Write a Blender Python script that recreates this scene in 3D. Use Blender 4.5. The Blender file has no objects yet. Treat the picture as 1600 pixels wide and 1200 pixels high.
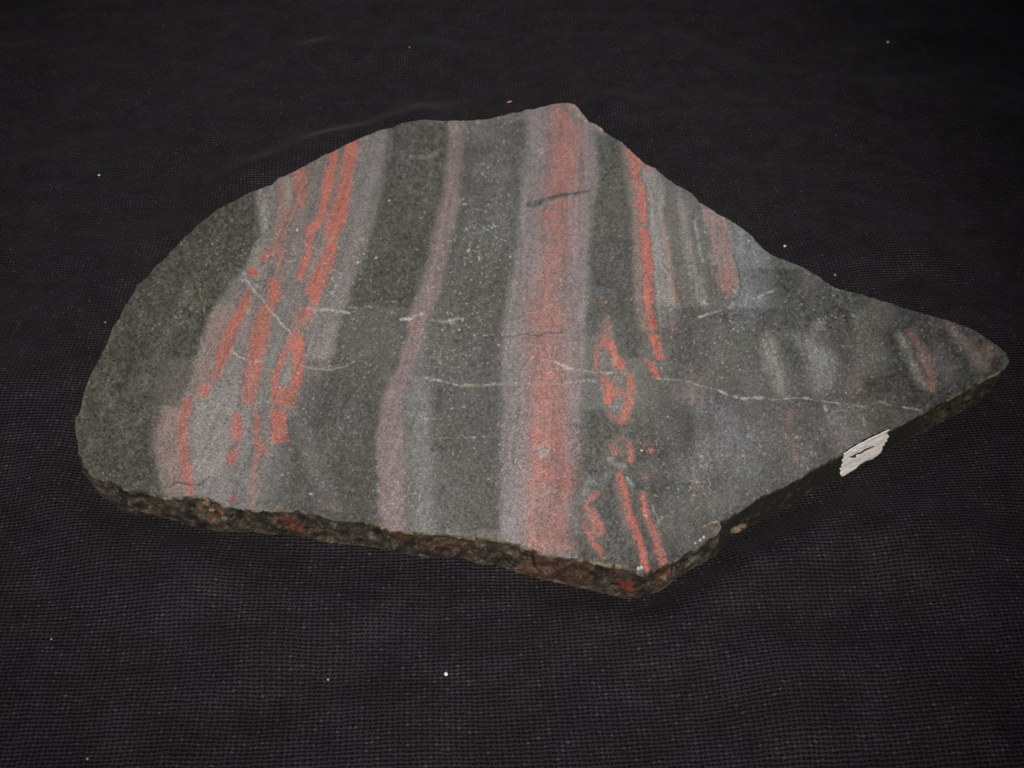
import bpy, math, random
import numpy as np
from mathutils import Vector
from mathutils.geometry import delaunay_2d_cdt

random.seed(7)
rng = np.random.default_rng(7)
sc = bpy.context.scene
C = sc.collection

# ---------------------------------------------------------------- camera, light, exposure
F = 1300.0                      # focal length in pixels of a 1600 px wide frame
PITCH = math.radians(52)
DIST = 0.25
cam_pos = np.array([0.0, -DIST * math.cos(PITCH), DIST * math.sin(PITCH)])
cd = bpy.data.cameras.new('camera')
cam = bpy.data.objects.new('camera', cd)
C.objects.link(cam)
cam.location = cam_pos
cam.rotation_euler = (math.pi / 2 - PITCH, 0, 0)
cd.sensor_width = 36.0
cd.lens = 36.0 * F / 1600.0
cd.clip_start = 0.01
cd.clip_end = 50
cd.dof.use_dof = True
cd.dof.focus_distance = 0.232
cd.dof.aperture_fstop = 33
sc.camera = cam

w = bpy.data.worlds.new('World')
sc.world = w
w.use_nodes = True
w.node_tree.nodes['Background'].inputs[0].default_value = (0.9, 0.95, 1.0, 1)
w.node_tree.nodes['Background'].inputs[1].default_value = 0.06

ld = bpy.data.lights.new('room_lamp', 'SPOT')
ld.energy = 26.5
ld.color = (1.0, 0.962, 0.905)
ld.spot_size = math.radians(38)
ld.spot_blend = 1.0
ld.shadow_soft_size = 0.035
lamp = bpy.data.objects.new('room_lamp', ld)
C.objects.link(lamp)
lamp.location = (0.075, -0.40, 0.62)
lamp.rotation_euler = (Vector((-0.034, 0.060, 0)) - Vector(lamp.location)).to_track_quat('-Z', 'Y').to_euler()

al = bpy.data.lights.new('far_sheen_fill', 'AREA')  # unseen fill light added behind the slab for a soft sheen
al.energy = .5
al.size = .35
al.color = (.93, .96, 1.0)
alo = bpy.data.objects.new('far_sheen_fill', al)
C.objects.link(alo)
alo.location = (0.05, .55, .62)
alo.rotation_euler = (Vector((0.02, 0.02, 0)) - Vector(alo.location)).to_track_quat('-Z', 'Y').to_euler()

sc.view_settings.view_transform = 'Standard'
sc.view_settings.look = 'None'
sc.view_settings.exposure = 0
sc.view_settings.gamma = 1
sc.view_settings.use_curve_mapping = False

# ---------------------------------------------------------------- helpers
cp, sp = math.cos(PITCH), math.sin(PITCH)
RIGHT = np.array([1.0, 0, 0]); UP = np.array([0, sp, cp]); FWD = np.array([0, cp, -sp])

def ray(px, py):
    px = np.asarray(px, float); py = np.asarray(py, float)
    return ((px - 800) / F)[..., None] * RIGHT + (-(py - 600) / F)[..., None] * UP + FWD

def on_plane(px, py, z=0.0):
    d = ray(px, py)
    s = (z - cam_pos[2]) / d[..., 2]
    return cam_pos + d * s[..., None]

def to_px(P):
    v = np.asarray(P) - cam_pos
    z = v @ FWD
    return np.stack([800 + F * (v @ RIGHT) / z, 600 - F * (v @ UP) / z], -1)

def vnoise(x, y, seed):
    r = np.random.default_rng(seed)
    T = r.random((256, 256))
    xi = np.floor(x).astype(int); yi = np.floor(y).astype(int)
    fx = x - xi; fy = y - yi
    fx = fx * fx * (3 - 2 * fx); fy = fy * fy * (3 - 2 * fy)
    a = T[xi % 256, yi % 256]; b = T[(xi + 1) % 256, yi % 256]
    c = T[xi % 256, (yi + 1) % 256]; d = T[(xi + 1) % 256, (yi + 1) % 256]
    return (a * (1 - fx) + b * fx) * (1 - fy) + (c * (1 - fx) + d * fx) * fy

def fbm(x, y, seed, octs=4, gain=0.5):
    s = 0; a = 1; t = 0
    for i in range(octs):
        s = s + a * (vnoise(x * 2 ** i + 17.3 * i, y * 2 ** i + 5.1 * i, seed + i) - 0.5)
        t += a; a *= gain
    return s / t * 2          # about -1..1

def lin(c):
    c = np.asarray(c, float) / 255
    return np.where(c <= 0.04045, c / 12.92, ((c + 0.055) / 1.055) ** 2.4)

def tone(c):
    c = np.asarray(c, float)
    k = min(1, max(0, (c.mean() - 45) / 35)); k = k * k * (3 - 2 * k)
    d = c + (38 - .2 * c) * k
    red = min(1, max(0, (c[0] - c[1] - 30) / 60))
    return d.mean() + (d - d.mean()) * (1 - .06 * k - .16 * red) - 3 * red

def smooth(t):
    t = np.clip(t, 0, 1)
    return t * t * (3 - 2 * t)

def link(name, me, mat, parent=None):
    o = bpy.data.objects.new(name, me)
    C.objects.link(o)
    me.materials.append(mat)
    if parent: o.parent = parent
    return o

def mesh_np(name, V, Fc, col=None, smooth_shade=True):
    me = bpy.data.meshes.new(name)
    me.from_pydata([tuple(v) for v in V], [], [tuple(f) for f in Fc] if not isinstance(Fc, list) else Fc)
    if col is not None:
        a = me.color_attributes.new('Col', 'FLOAT_COLOR', 'POINT')
        c = np.ones((len(V), 4), np.float32); c[:, :3] = col
        a.data.foreach_set('color', c.ravel())
    me.polygons.foreach_set('use_smooth', [smooth_shade] * len(me.polygons))
    me.update()
    return me

class N:
    """small node-tree helper"""
    def __init__(s, name):
        s.m = bpy.data.materials.new(name); s.m.use_nodes = True
        s.t = s.m.node_tree; s.b = s.t.nodes['Principled BSDF']
    def n(s, typ, **k):
        nd = s.t.nodes.new(typ)
        for a, v in k.items(): setattr(nd, a, v)
        return nd
    def l(s, a, b): s.t.links.new(a, b)
    def set(s, sock, v):
        if hasattr(v, 'is_output') or hasattr(v, 'links'): s.l(v, sock)
        else: sock.default_value = v
    def math(s, op, a, b=0.0, clamp=False):
        nd = s.n('ShaderNodeMath', operation=op, use_clamp=clamp)
        s.set(nd.inputs[0], a); s.set(nd.inputs[1], b)
        return nd.outputs[0]
    def noise(s, vec, scale, detail=2.0, rough=0.5, dist=0.0):
        nd = s.n('ShaderNodeTexNoise')
        s.l(vec, nd.inputs['Vector'])
        nd.inputs['Scale'].default_value = scale; nd.inputs['Detail'].default_value = detail
        nd.inputs['Roughness'].default_value = rough; nd.inputs['Distortion'].default_value = dist
        return nd
    def ramp(s, v, lo, hi, a=0.0, b=1.0):
        nd = s.n('ShaderNodeMapRange'); nd.interpolation_type = 'SMOOTHSTEP'
        s.l(v, nd.inputs[0])
        for i, x in enumerate((lo, hi, a, b)): nd.inputs[i + 1].default_value = x
        return nd.outputs[0]
    def mix(s, f, a, b, blend='MIX'):
        nd = s.n('ShaderNodeMix', data_type='RGBA', blend_type=blend)
        s.set(nd.inputs[0], f); s.set(nd.inputs[6], a); s.set(nd.inputs[7], b)
        return nd.outputs[2]

# ---------------------------------------------------------------- traced outlines (photo pixels -> slab plane)
T_SLAB = 0.0125
TOP = [(877,162),(888,162),(896,163),(903,169),(909,177),(916,184),(920,190),(930,193),(940,200),(946,208),(956,214),(972,223),
(985,234),(1000,249),(1010,258),(1022,262),(1033,270),(1045,281),(1056,290),(1075,299),(1085,307),(1093,316),(1108,325),
(1120,334),(1135,341),(1152,351),(1167,362),(1178,373),(1190,388),(1203,396),(1225,407),(1240,413),(1262,423),(1280,433),
(1297,446),(1312,452),(1332,456),(1355,463),(1375,469),(1400,477),(1430,487),(1465,497),(1490,504),(1515,513),(1540,528),
(1560,541),(1572,552),(1577,563),(1571,573),(1558,582),(1547,587),(1532,595),(1517,602),(1500,612),(1487,620),(1463,632),
(1442,645),(1420,655),(1402,666),(1389,672),(1362,684),(1341,695),(1318,709),(1300,716),(1275,730),(1250,745),(1237,751),
(1222,760),(1195,771),(1170,787),(1158,796),(1145,802),(1134,810),(1124,815),(1127,823),(1124,832),(1107,842),(1095,850),
(1080,860),(1068,868),(1055,873),(1042,881),(1033,885),(1025,890),(1015,891),(1005,896),(994,893),(987,891),(978,886),
(970,882),(945,879),(912,874),(875,870),(840,861),(820,852),(800,847),(780,843),(760,839),(735,840),(705,836),(675,832),
(637,831),(612,829),(600,823),(590,820),(560,815),(520,813),(505,807),(487,801),(470,798),(450,796),(435,796),(412,795),
(400,797),(390,797),(370,794),(350,791),(340,783),(325,776),(307,773),(295,774),(275,777),(255,776),(240,771),(220,767),
(200,765),(188,758),(177,755),(167,746),(152,744),(140,740),(132,727),(125,707),(120,684),(117,660),(119,650),(124,647),
(128,632),(131,615),(137,598),(145,580),(153,567),(163,545),(168,533),(176,513),(186,500),(196,478),(208,460),(216,445),
(232,432),(240,420),(255,406),(264,396),(275,385),(290,369),(303,357),(314,348),(327,338),(340,327),(358,318),(377,307),
(388,301),(400,297),(414,292),(425,289),(435,279),(448,273),(462,267),(485,255),(507,242),(522,237),(532,231),(547,223),
(562,216),(580,209),(595,203),(608,201),(620,197),(632,192),(645,189),(655,187),(665,187),(682,189),(695,190),(712,188),
(730,189),(760,187),(773,184),(785,181),(797,177),(812,175),(825,172),(836,170),(850,167),(862,163)]
BOT = [(118,690),(140,738),(152,760),(165,777),(182,791),(205,801),(240,805),(275,812),(300,820),(320,826),(350,829),(387,830),
(425,834),(475,836),(507,846),(550,850),(587,854),(625,864),(675,870),(725,871),(750,880),(775,881),(800,890),(832,900),
(875,910),(920,920),(955,930),(982,936),(1012,928),(1035,920),(1050,907),(1080,888),(1112,870),(1130,856),(1134,842),
(1150,832),(1170,822),(1200,806),(1225,793),(1250,776),(1275,763),(1300,751),(1313,745),(1347,726),(1375,709),(1403,693),
(1445,673),(1487,650),(1515,636),(1538,622),(1558,605),(1568,588),(1576,568)]
TOP = np.array(TOP, float); BOT = np.array(BOT, float)

def resample(P, step, closed=True):
    Q = np.vstack([P, P[:1]]) if closed else P
    d = np.r_[0, np.cumsum(np.hypot(*np.diff(Q, axis=0).T))]
    n = int(d[-1] / step)
    s = np.linspace(0, d[-1], n, endpoint=not closed)
    return np.stack([np.interp(s, d, Q[:, 0]), np.interp(s, d, Q[:, 1])], -1)

out_px = resample(TOP, 1.5)
for _ in range(2):                                   # soften the trace's corners
    out_px = (np.roll(out_px, 1, 0) + 2 * out_px + np.roll(out_px, -1, 0)) / 4
nb = len(out_px)
tang = np.roll(out_px, -1, 0) - np.roll(out_px, 1, 0)
tang /= np.hypot(*tang.T)[:, None]
nrm = np.stack([tang[:, 1], -tang[:, 0]], -1)       # clockwise in y-down image -> outward
sawn = smooth((out_px[:, 0] - 1120) / 12) * (out_px[:, 1] > 580) * smooth((1470 - out_px[:, 0]) / 30)
arc = np.arange(nb) * 1.5
rough_amp = 1.9 * (1 - 0.75 * sawn)
jit = fbm(arc / 22, arc * 0, 50, 5, 0.62) * rough_amp + fbm(arc / 5, arc * 0 + 3, 57, 2) * 0.6 * (1 - 0.5 * sawn)
out_px = out_px + nrm * jit[:, None]
out3 = on_plane(out_px[:, 0], out_px[:, 1], T_SLAB)

# ---------------------------------------------------------------- colour of the rock, laid down band by band on the slab plane
W0, H0, W1, H1 = 100, 140, 1600, 960
yy, xx = np.mgrid[H0:H1, W0:W1].astype(float)
jx = fbm(xx / 40, yy / 40, 11, 5, 0.6) * 5.0 + fbm(xx / 10, yy / 10, 21, 4, .65) * 3.6
jy = fbm(xx / 40, yy / 40, 31, 5, 0.6) * 5.0 + fbm(xx / 10, yy / 10, 41, 4, .65) * 3.6
img = np.zeros(xx.shape + (3,))
base = lin(tone((79, 77, 74)))
img[:] = base
# large-scale tone of the matrix
m = fbm(xx / 60, yy / 90, 60, 5, 0.55)
m2 = fbm(xx / 110, yy / 110, 70, 4, 0.5)
img *= (1 + 0.28 * m)[..., None]
img *= np.stack([1 + 0.06 * m2, 1 + 0 * m2, 1 - 0.09 * m2], -1)
rt = smooth((xx - 980) / 160)
m3 = fbm((xx - (yy - 500) * -.3) / 34, yy / 75, 62, 4, .55); m4 = fbm((xx - (yy - 500) * -.3) / 26 + 9, yy / 60, 66, 4, .55)
img *= np.stack([1 + rt * (.36 * m3 + .16 * m4 - .06), 1 + rt * (.36 * m3 - .05 * m4 - .06), 1 + rt * (.50 * m3 + .04 * m4 - .05)], -1)
# fine laminae following the dip of the bands, and faint saw marks
tilt = np.interp(xx, [150, 450, 650, 850, 1010, 1300, 1550], [.45, .40, .30, .04, -.06, -.22, -.3])
lam_s = xx + (yy - 500) * tilt
LAM = fbm(lam_s / 4.5, yy / 110, 81, 3, .6)
LAM2 = fbm(lam_s / 16 + 7, yy / 160, 85, 3, .55)
img *= (1 + 0.10 * LAM + .20 * LAM2)[..., None]

G1 = (vnoise(xx / 1.6, yy / 1.6, 151) - .5) * .9 + (vnoise(xx / 4.0, yy / 4.0, 152) - .5) * .7
PATCH = np.clip(.90 + fbm(xx / 16, yy / 24, 155, 4, .6) * .50 + .30 * LAM, .35, 1)
def grainy(m, sl, patch=True):
    m = m * (PATCH[sl] if patch else 1)
    return np.clip(m + G1[sl] * 4 * m * (1 - m) * .85, 0, 1)

def blend(mask, col, a):
    global img
    k = grainy(mask * a, slice(None))[..., None]
    img = img * (1 - k) + lin(tone(col)) * k * TEX[..., None]

TEX = 1 + 0.16 * fbm(xx / 9, yy / 14, 90, 4, 0.6) + .13 * LAM + .14 * LAM2

def vband(rows, col, soft=5, a=1.0, jit=1.0, fade=6):
    r = np.array(rows, float)
    X = xx + jx * jit; Y = yy + jy * jit; soft = soft * 1.5 + 1
    xl = np.interp(Y, r[:, 0], r[:, 1]); xr = np.interp(Y, r[:, 0], r[:, 2])
    m = smooth((X - xl) / soft + 0.5) * smooth((xr - X) / soft + 0.5)
    m *= smooth((Y - r[0, 0]) / fade + 0.5) * smooth((r[-1, 0] - Y) / fade + 0.5)
    blend(m, col, a)

def stroke(pts, col, a=1.0, soft=2.0, jit=0.85, broken=0.0, seed=5):
    """pts (x, y, halfwidth)"""
    p = np.array(pts, float)
    if p[:, 2].max() > 2.6: soft = soft * 1.75 + 1
    pad = p[:, 2].max() + soft * 3 + 8
    x0 = int(max(W0, p[:, 0].min() - pad)); x1 = int(min(W1, p[:, 0].max() + pad))
    y0 = int(max(H0, p[:, 1].min() - pad)); y1 = int(min(H1, p[:, 1].max() + pad))
    sl = (slice(y0 - H0, y1 - H0), slice(x0 - W0, x1 - W0))
    X = xx[sl] + jx[sl] * jit; Y = yy[sl] + jy[sl] * jit
    best = np.zeros(X.shape)
    segs = zip(p[:-1], p[1:]) if len(p) > 1 else [(p[0], p[0] + [0.01, 0, 0])]
    for A, B in segs:
        d = B[:2] - A[:2]; L = d @ d + 1e-9
        t = np.clip(((X - A[0]) * d[0] + (Y - A[1]) * d[1]) / L, 0, 1)
        dist = np.hypot(X - A[0] - t * d[0], Y - A[1] - t * d[1])
        hw = A[2] + t * (B[2] - A[2])
        best = np.maximum(best, smooth((hw - dist) / soft + 0.5))
    if broken:
        best = best * np.clip(0.5 + fbm(X / 9, Y / 9, seed, 3) * 2.2 * broken + 0.5 * (1 - broken), 0, 1)
    k = grainy(best * a, sl, p[:, 2].max() > 2.6 and not broken)[..., None]
    img[sl] = img[sl] * (1 - k) + lin(tone(col)) * k * TEX[sl][..., None]

RED = (186, 82, 64); RED2 = (158, 82, 70); PINK = (128, 104, 100); PALE = (152, 150, 142)
GREY = (96, 90, 90); LIGHT = (122, 117, 114); BLUE = (102, 106, 111); PURP = (108, 96, 96)

vband([(150,100,700),(300,100,470),(390,100,400),(450,100,362),(520,100,322),(600,100,298),(640,100,262),(700,100,246),(760,100,256),(900,100,300)], (54,53,41), soft=14, a=.7)
# --- left banded zone
vband([(180,395,612),(205,396,609),(240,398,600),(300,401,598),(320,409,590),(370,411,572),(390,396,566),(415,386,556),
 (440,361,551),(472,341,542),(497,326,533),(520,318,525),(560,307,518),(590,298,490),(620,290,478),(636,285,470),(640,250,450),
 (700,241,430),(740,246,420),(800,262,410)], GREY, soft=7, a=.9)
vband([(190,545,600),(280,545,592),(330,540,580),(400,525,556),(440,505,548),(500,480,525),(560,478,515),(600,470,490)], (106,99,99), soft=16, a=.7)
vband([(350,560,584),(400,540,566),(450,520,550),(480,505,540)], (124,108,104), soft=10, a=.4)
vband([(500,478,522),(530,480,522),(560,482,516),(590,478,500)], (122,110,108), soft=10, a=.6)
vband([(600,300,365),(640,292,358),(700,288,358),(750,292,356),(790,300,352)], (110,103,103), soft=16, a=.75)
vband([(415,398,416),(470,395,405),(500,378,394),(540,365,380),(570,350,378),(600,325,378),(640,305,372),(700,300,355),(750,305,352)], LIGHT, soft=8, a=.75)
stroke([(403,300,5),(410,330,6),(416,365,6),(404,392,6),(398,415,6),(412,432,8)], (122,118,112), a=.8, soft=6)
stroke([(450,280,5),(450,305,6),(452,330,3)], (128,130,120), a=.8, soft=5)
stroke([(495,262,9),(488,300,8),(476,340,7)], (92,92,84), a=.8, soft=5)
stroke([(468,345,9),(458,385,9),(450,420,8),(446,450,6)], (92,90,88), a=.8, soft=6)
stroke([(440,470,9),(434,510,7),(424,550,8),(416,590,7),(408,625,8),(408,650,4)], (98,97,92), a=.85, soft=5)
stroke([(384,640,4),(386,680,6),(382,710,6),(386,760,8)], (98,100,96), a=.8, soft=6)
stroke([(383,745,10),(390,775,9)], (112,116,112), a=.6, soft=10)
stroke([(417,640,3),(418,680,4),(428,700,3)], (104,102,94), a=.6, soft=4)
# dusky purple halo beside the first vein
vband([(480,340,372),(520,318,350),(560,308,342),(600,298,330),(625,288,312)], (126,100,95), soft=9, a=.85)
vband([(560,262,300),(620,246,290),(660,244,286),(760,256,300)], (112,96,92), soft=30, a=.35)
vband([(636,252,284),(680,246,280),(720,248,282),(770,262,292)], (122,96,90), soft=12, a=.85)
stroke([(475,270,22),(470,340,22),(440,420,24),(400,470,22),(370,520,22),(345,590,16)], (118,94,90), a=.4, soft=18)
stroke([(540,230,18),(520,330,20),(495,420,20),(475,490,14)], (118,94,90), a=.4, soft=14)
stroke([(452,530,8),(450,580,20),(445,630,20)], (122,104,99), a=.45, soft=14)
stroke([(410,500,16),(395,590,16),(370,690,14)], (126,104,99), a=.4, soft=14)
# vein 1
stroke([(470,258,11),(469,290,10),(468,312,9)], (164,86,72), soft=5)
stroke([(466,315,8),(456,332,6),(444,348,7),(438,364,9),(434,385,10)], (140,92,80), soft=9, a=.85)
stroke([(440,280,4),(440,325,5),(444,350,5)], (146,96,82), soft=7, a=.7)
stroke([(441,372,8),(438,400,8),(436,425,6)], (146,92,82), soft=8, a=.8)
stroke([(414,402,9)], RED, soft=6, a=.9); stroke([(424,392,9)], RED2, soft=9, a=.7)
stroke([(397,425,8)], RED, soft=5); stroke([(428,442,9),(430,462,8),(426,478,6)], (178,84,66), soft=6)
stroke([(390,455,5)], RED2, soft=4)
stroke([(384,472,8),(378,482,8),(369,500,8),(360,518,9),(355,534,11),(351,550,9),(345,565,7),(339,582,6),(334,594,3)], RED, soft=5)
stroke([(322,607,7),(319,617,6)], RED, soft=4); stroke([(308,610,7)], RED2, soft=9, a=.6)
stroke([(292,626,6),(288,640,7),(284,665,7),(283,695,7),(287,715,7),(292,735,7),(297,755,6),(298,776,5)], (160,80,68), soft=5)
# vein 2
vband([(476,407,425),(500,398,424),(520,392,419),(540,387,414),(562,385,411),(587,381,407),(610,380,401),(632,383,396)], (162,84,70), soft=6)
stroke([(410,515,5),(404,545,4),(398,590,5)], RED, soft=8, a=.6)
vband([(645,363,372),(660,361,377),(680,360,378),(690,364,370)], (160,84,72), soft=5)
stroke([(366,704,6),(362,714,8),(359,722,4)], RED2, soft=5); stroke([(365,778,7)], (150,70,60), soft=4)
stroke([(400,644,4),(403,662,6),(405,675,5)], RED2, soft=4); stroke([(403,690,6),(412,698,6),(401,712,4),(398,725,4)], RED2, soft=4)
stroke([(398,728,5),(396,755,6),(394,788,5)], (134,92,84), soft=7, a=.8)
# vein 3
vband([(225,515,527),(262,507,525),(290,504,520),(315,499,516),(337,495,511),(354,488,500)], RED, soft=4)
vband([(350,480,498),(375,477,490),(395,474,488),(412,470,482),(442,464,474)], (176,82,68), soft=4)
vband([(216,540,562),(250,535,557),(280,530,552),(310,525,547),(335,515,542),(362,509,532),(387,502,527),(412,490,520),
 (445,479,509),(457,478,500),(474,487,497)], RED, soft=4)
stroke([(514,370,4),(494,405,4),(478,440,3)], (118,112,112), a=.8, soft=4)
stroke([(483,486,8),(476,500,5)], RED, soft=5); stroke([(466,490,9),(462,510,9),(461,525,9)], (140,94,84), soft=8, a=.8)
stroke([(462,525,9),(450,542,6),(443,556,5),(438,568,5),(431,580,5),(430,600,6),(431,615,7)], (172,84,70), soft=4)
stroke([(466,535,8),(468,560,9),(466,578,9),(462,600,8),(457,618,7),(456,632,6)], RED, soft=4)
vband([(606,425,462),(618,425,464),(634,426,462)], (160,82,68), soft=5)
vband([(639,423,446),(660,424,450),(680,424,452),(691,424,453)], (176,76,60), soft=4, a=.92, fade=3)
stroke([(448,566,5),(449,585,6),(443,598,6)], (120,116,110), a=.85, soft=4)
stroke([(462,475,12)], (118,104,98), a=.5, soft=10)

# --- dark bands either side of the pink stripe
vband([(190,607,700),(300,598,695),(400,570,672),(480,545,650),(540,525,635),(600,500,612),(700,462,590),(820,440,588)], (52,52,45), soft=10, a=.62)
vband([(480,545,640),(560,530,620),(590,500,605)], (86,80,76), soft=10, a=.4)
vband([(560,480,600),(640,455,590),(820,430,588)], (64,62,58), soft=14, a=.5)
vband([(190,728,826),(300,720,812),(400,700,803),(480,675,790),(560,665,783),(640,670,783),(830,680,783)], (60,60,56), soft=10, a=.5)
vband([(640,455,470),(800,500,540)], (96,88,88), soft=14, a=.5)
stroke([(692,690,18),(702,695,20)], (66,63,58), a=.75, soft=22)
# pink stripe
vband([(185,704,724),(225,702,722),(275,699,720),(305,695,720),(337,687,712),(375,677,702),(410,669,697),(447,661,689),(477,650,677),
 (500,641,666),(522,642,667),(542,630,660),(565,625,652),(580,616,646),(592,606,640),(625,597,627),(662,591,627),(692,588,630),
 (725,589,632),(775,592,632),(835,592,636)], (114,93,94), soft=9, a=.9)
stroke([(655,495,7),(645,512,6)], (136,84,76), a=.7, soft=6)
stroke([(708,200,8)], (140,128,108), a=.6, soft=8)
vband([(590,640,672),(650,644,671),(720,648,673),(830,646,680)], (100,102,104), soft=14, a=.75)
stroke([(640,640,4),(637,700,5),(645,760,4),(643,820,4)], (82,80,76), soft=6, a=.7)
stroke([(745,200,18)], (104,108,100), a=.4, soft=18)

# --- broad pink band
L = [(160,825),(177,824),(250,824),(285,817),(325,814),(375,815),(430,803),(475,792),(505,786),(550,785),(687,785),(725,784),(800,782),(860,787)]
R_ = [(160,926),(212,927),(262,936),(290,934),(337,926),(375,921),(425,919),(475,917),(525,914),(580,912),(625,909),(725,908),(770,902),(812,890),(880,905)]
ys = list(range(160, 881, 15))
Li = np.interp(ys, *np.array(L).T); Ri = np.interp(ys, *np.array(R_).T)
vband(list(zip(ys, Li, Ri)), (110,101,104), soft=9)
vband(list(zip(ys, Li + 20, Ri - 12)), (124,99,99), soft=26, a=.8)
vband([(160,864,905),(205,865,904),(250,860,905),(287,856,901),(337,850,884),(362,855,890),(425,850,882),(462,842,875),(505,824,880),
 (537,827,876),(600,829,882),(650,827,881),(695,825,883),(737,827,908),(762,825,905),(800,822,888),(860,818,896)], (150,88,80), soft=22, a=.82)
for s, al in (([(875,170,10),(882,230,12),(874,290,10)], .4), ([(870,320,8),(868,345,8)], .5), ([(855,430,6),(850,460,6),(840,480,6)], .6),
              ([(848,590,4),(845,625,6)], .6), ([(838,665,7),(842,700,7)], .75), ([(862,660,8),(868,700,9)], .55), ([(846,720,5),(853,750,5)], .8),
              ([(835,720,4),(833,760,4)], .5), ([(875,745,14),(890,760,10)], .35), ([(835,845,10)], .3), ([(850,340,3)], .6),([(900,295,8)], .6)):
    stroke(s, (176, 84, 70), a=al * .75, soft=12)
vband([(500,786,822),(700,786,822),(860,788,820)], (112,106,108), soft=22, a=.45)
stroke([(850,706,9)], (128,122,120), a=.8, soft=8)
stroke([(855,770,12),(848,795,14)], (128,112,110), a=.5, soft=16)
stroke([(880,166,4),(892,177,5),(903,188,4)], (86,88,84), soft=4, a=.9)
stroke([(899,166,3),(908,180,4),(916,188,3)], (148,122,106), soft=4, a=.9)
stroke([(926,194,3),(940,203,3)], (168,140,122), soft=3, a=.9)

# --- dark band right of it and the bright thin vein
vband([(212,932,972),(275,938,984),(350,926,994),(430,922,994),(500,918,1002),(560,940,1006)], (58,58,53), soft=10, a=.6)
vband([(222,968,1000),(250,974,1006),(290,980,1008),(350,990,1012),(430,992,1014),(490,996,1016),(520,1002,1020)], (122,100,95), soft=10, a=.75)
vband([(240,1000,1020),(262,1002,1028),(300,1012,1038),(337,1015,1036),(375,1018,1041),(425,1020,1048),(462,1022,1054),(482,1025,1066),
 (500,1027,1060),(514,1032,1054)], LIGHT, soft=6)
vband([(232,980,1006),(250,985,1009),(270,987,1001),(290,992,1007),(305,995,1011),(325,996,1010),(345,999,1015)], (188,84,70), soft=4, fade=3)
stroke([(1002,243,4),(1010,258,5),(1016,266,3)], (158,90,78), soft=5, a=.85)
vband([(354,1000,1014),(400,1000,1012),(450,1007,1014),(500,1008,1020),(517,1009,1024)], (156,88,76), soft=6, a=.9)
vband([(355,1003,1016),(375,1006,1016),(400,1009,1018),(425,1009,1020),(450,1009,1021),(475,1011,1022),(500,1014,1025),(516,1018,1026)], (206,84,64), soft=4, fade=3)
vband([(521,1010,1026),(527,1011,1028),(540,1016,1031),(557,1023,1036),(561,1027,1036)], (202,82,62), soft=4, fade=3)
stroke([(1012,566,4),(1020,577,5),(1027,588,4)], (196,82,66), soft=4)
stroke([(1032,345,2.5),(1038,375,2.5),(1047,412,3),(1051,450,3),(1061,475,3)], (136,98,84), soft=4, a=.8)
stroke([(1053,508,3),(1052,520,3)], (150,92,74), soft=4, a=.8)
# stripes to the right
vband([(290,1040,1050),(330,1040,1060),(380,1044,1070),(430,1052,1084),(480,1066,1100),(505,1080,1100)], (84,82,75), soft=6, a=.7)
stroke([(1056,296,5),(1063,320,6),(1070,360,7),(1076,400,8),(1088,435,9),(1100,470,8),(1106,486,5)], (114,108,106), soft=7, a=.85)
stroke([(1072,370,5),(1078,410,6)], (124,106,103), soft=8, a=.6)
stroke([(1078,330,5),(1084,370,5),(1100,430,6),(1118,470,6)], (82,82,76), soft=6, a=.7)
stroke([(1085,345,2),(1092,387,2.5),(1098,408,2)], (136,136,130), soft=3, a=.8, broken=.5)
stroke([(1096,330,4),(1104,370,5),(1112,410,5),(1124,450,6),(1130,470,5)], (78,78,72), soft=5, a=.8)
stroke([(1108,395,2.5),(1114,418,3),(1121,440,3)], (134,134,126), soft=3, a=.7, broken=.5)
vband([(318,1096,1130),(340,1099,1134),(375,1107,1140),(400,1113,1145),(425,1121,1155),(445,1125,1157),(458,1130,1155),(467,1136,1149)], (128,104,101), soft=5)
stroke([(1133,435,9),(1142,425,8),(1140,452,8)], (150,92,84), soft=10, a=.65)
stroke([(1132,345,5),(1140,390,6),(1150,430,5)], (142,98,93), soft=8, a=.5)
stroke([(1146,400,1.2),(1155,425,1.5),(1158,447,1.8),(1154,462,1.6),(1142,469,1.4)], (60,50,47), soft=2.5, a=.85, jit=.3)
vband([(345,1136,1165),(375,1142,1182),(405,1150,1200),(440,1160,1205),(480,1142,1200),(500,1150,1186),(515,1150,1180)], (106,111,116), soft=24, a=.8)
vband([(420,1180,1620),(520,1300,1620),(600,1330,1620),(700,1380,1620)], (46,46,43), soft=90, a=.78)  # right end darkened: light falloff painted into the stone colour
vband([(480,1020,1260),(560,1040,1300),(640,1010,1330),(760,1000,1300),(900,960,1200)], (56,55,56), soft=60, a=.55)
vband([(640,905,1060),(760,900,1110),(900,890,1110)], (54,52,50), soft=44, a=.55)
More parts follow.
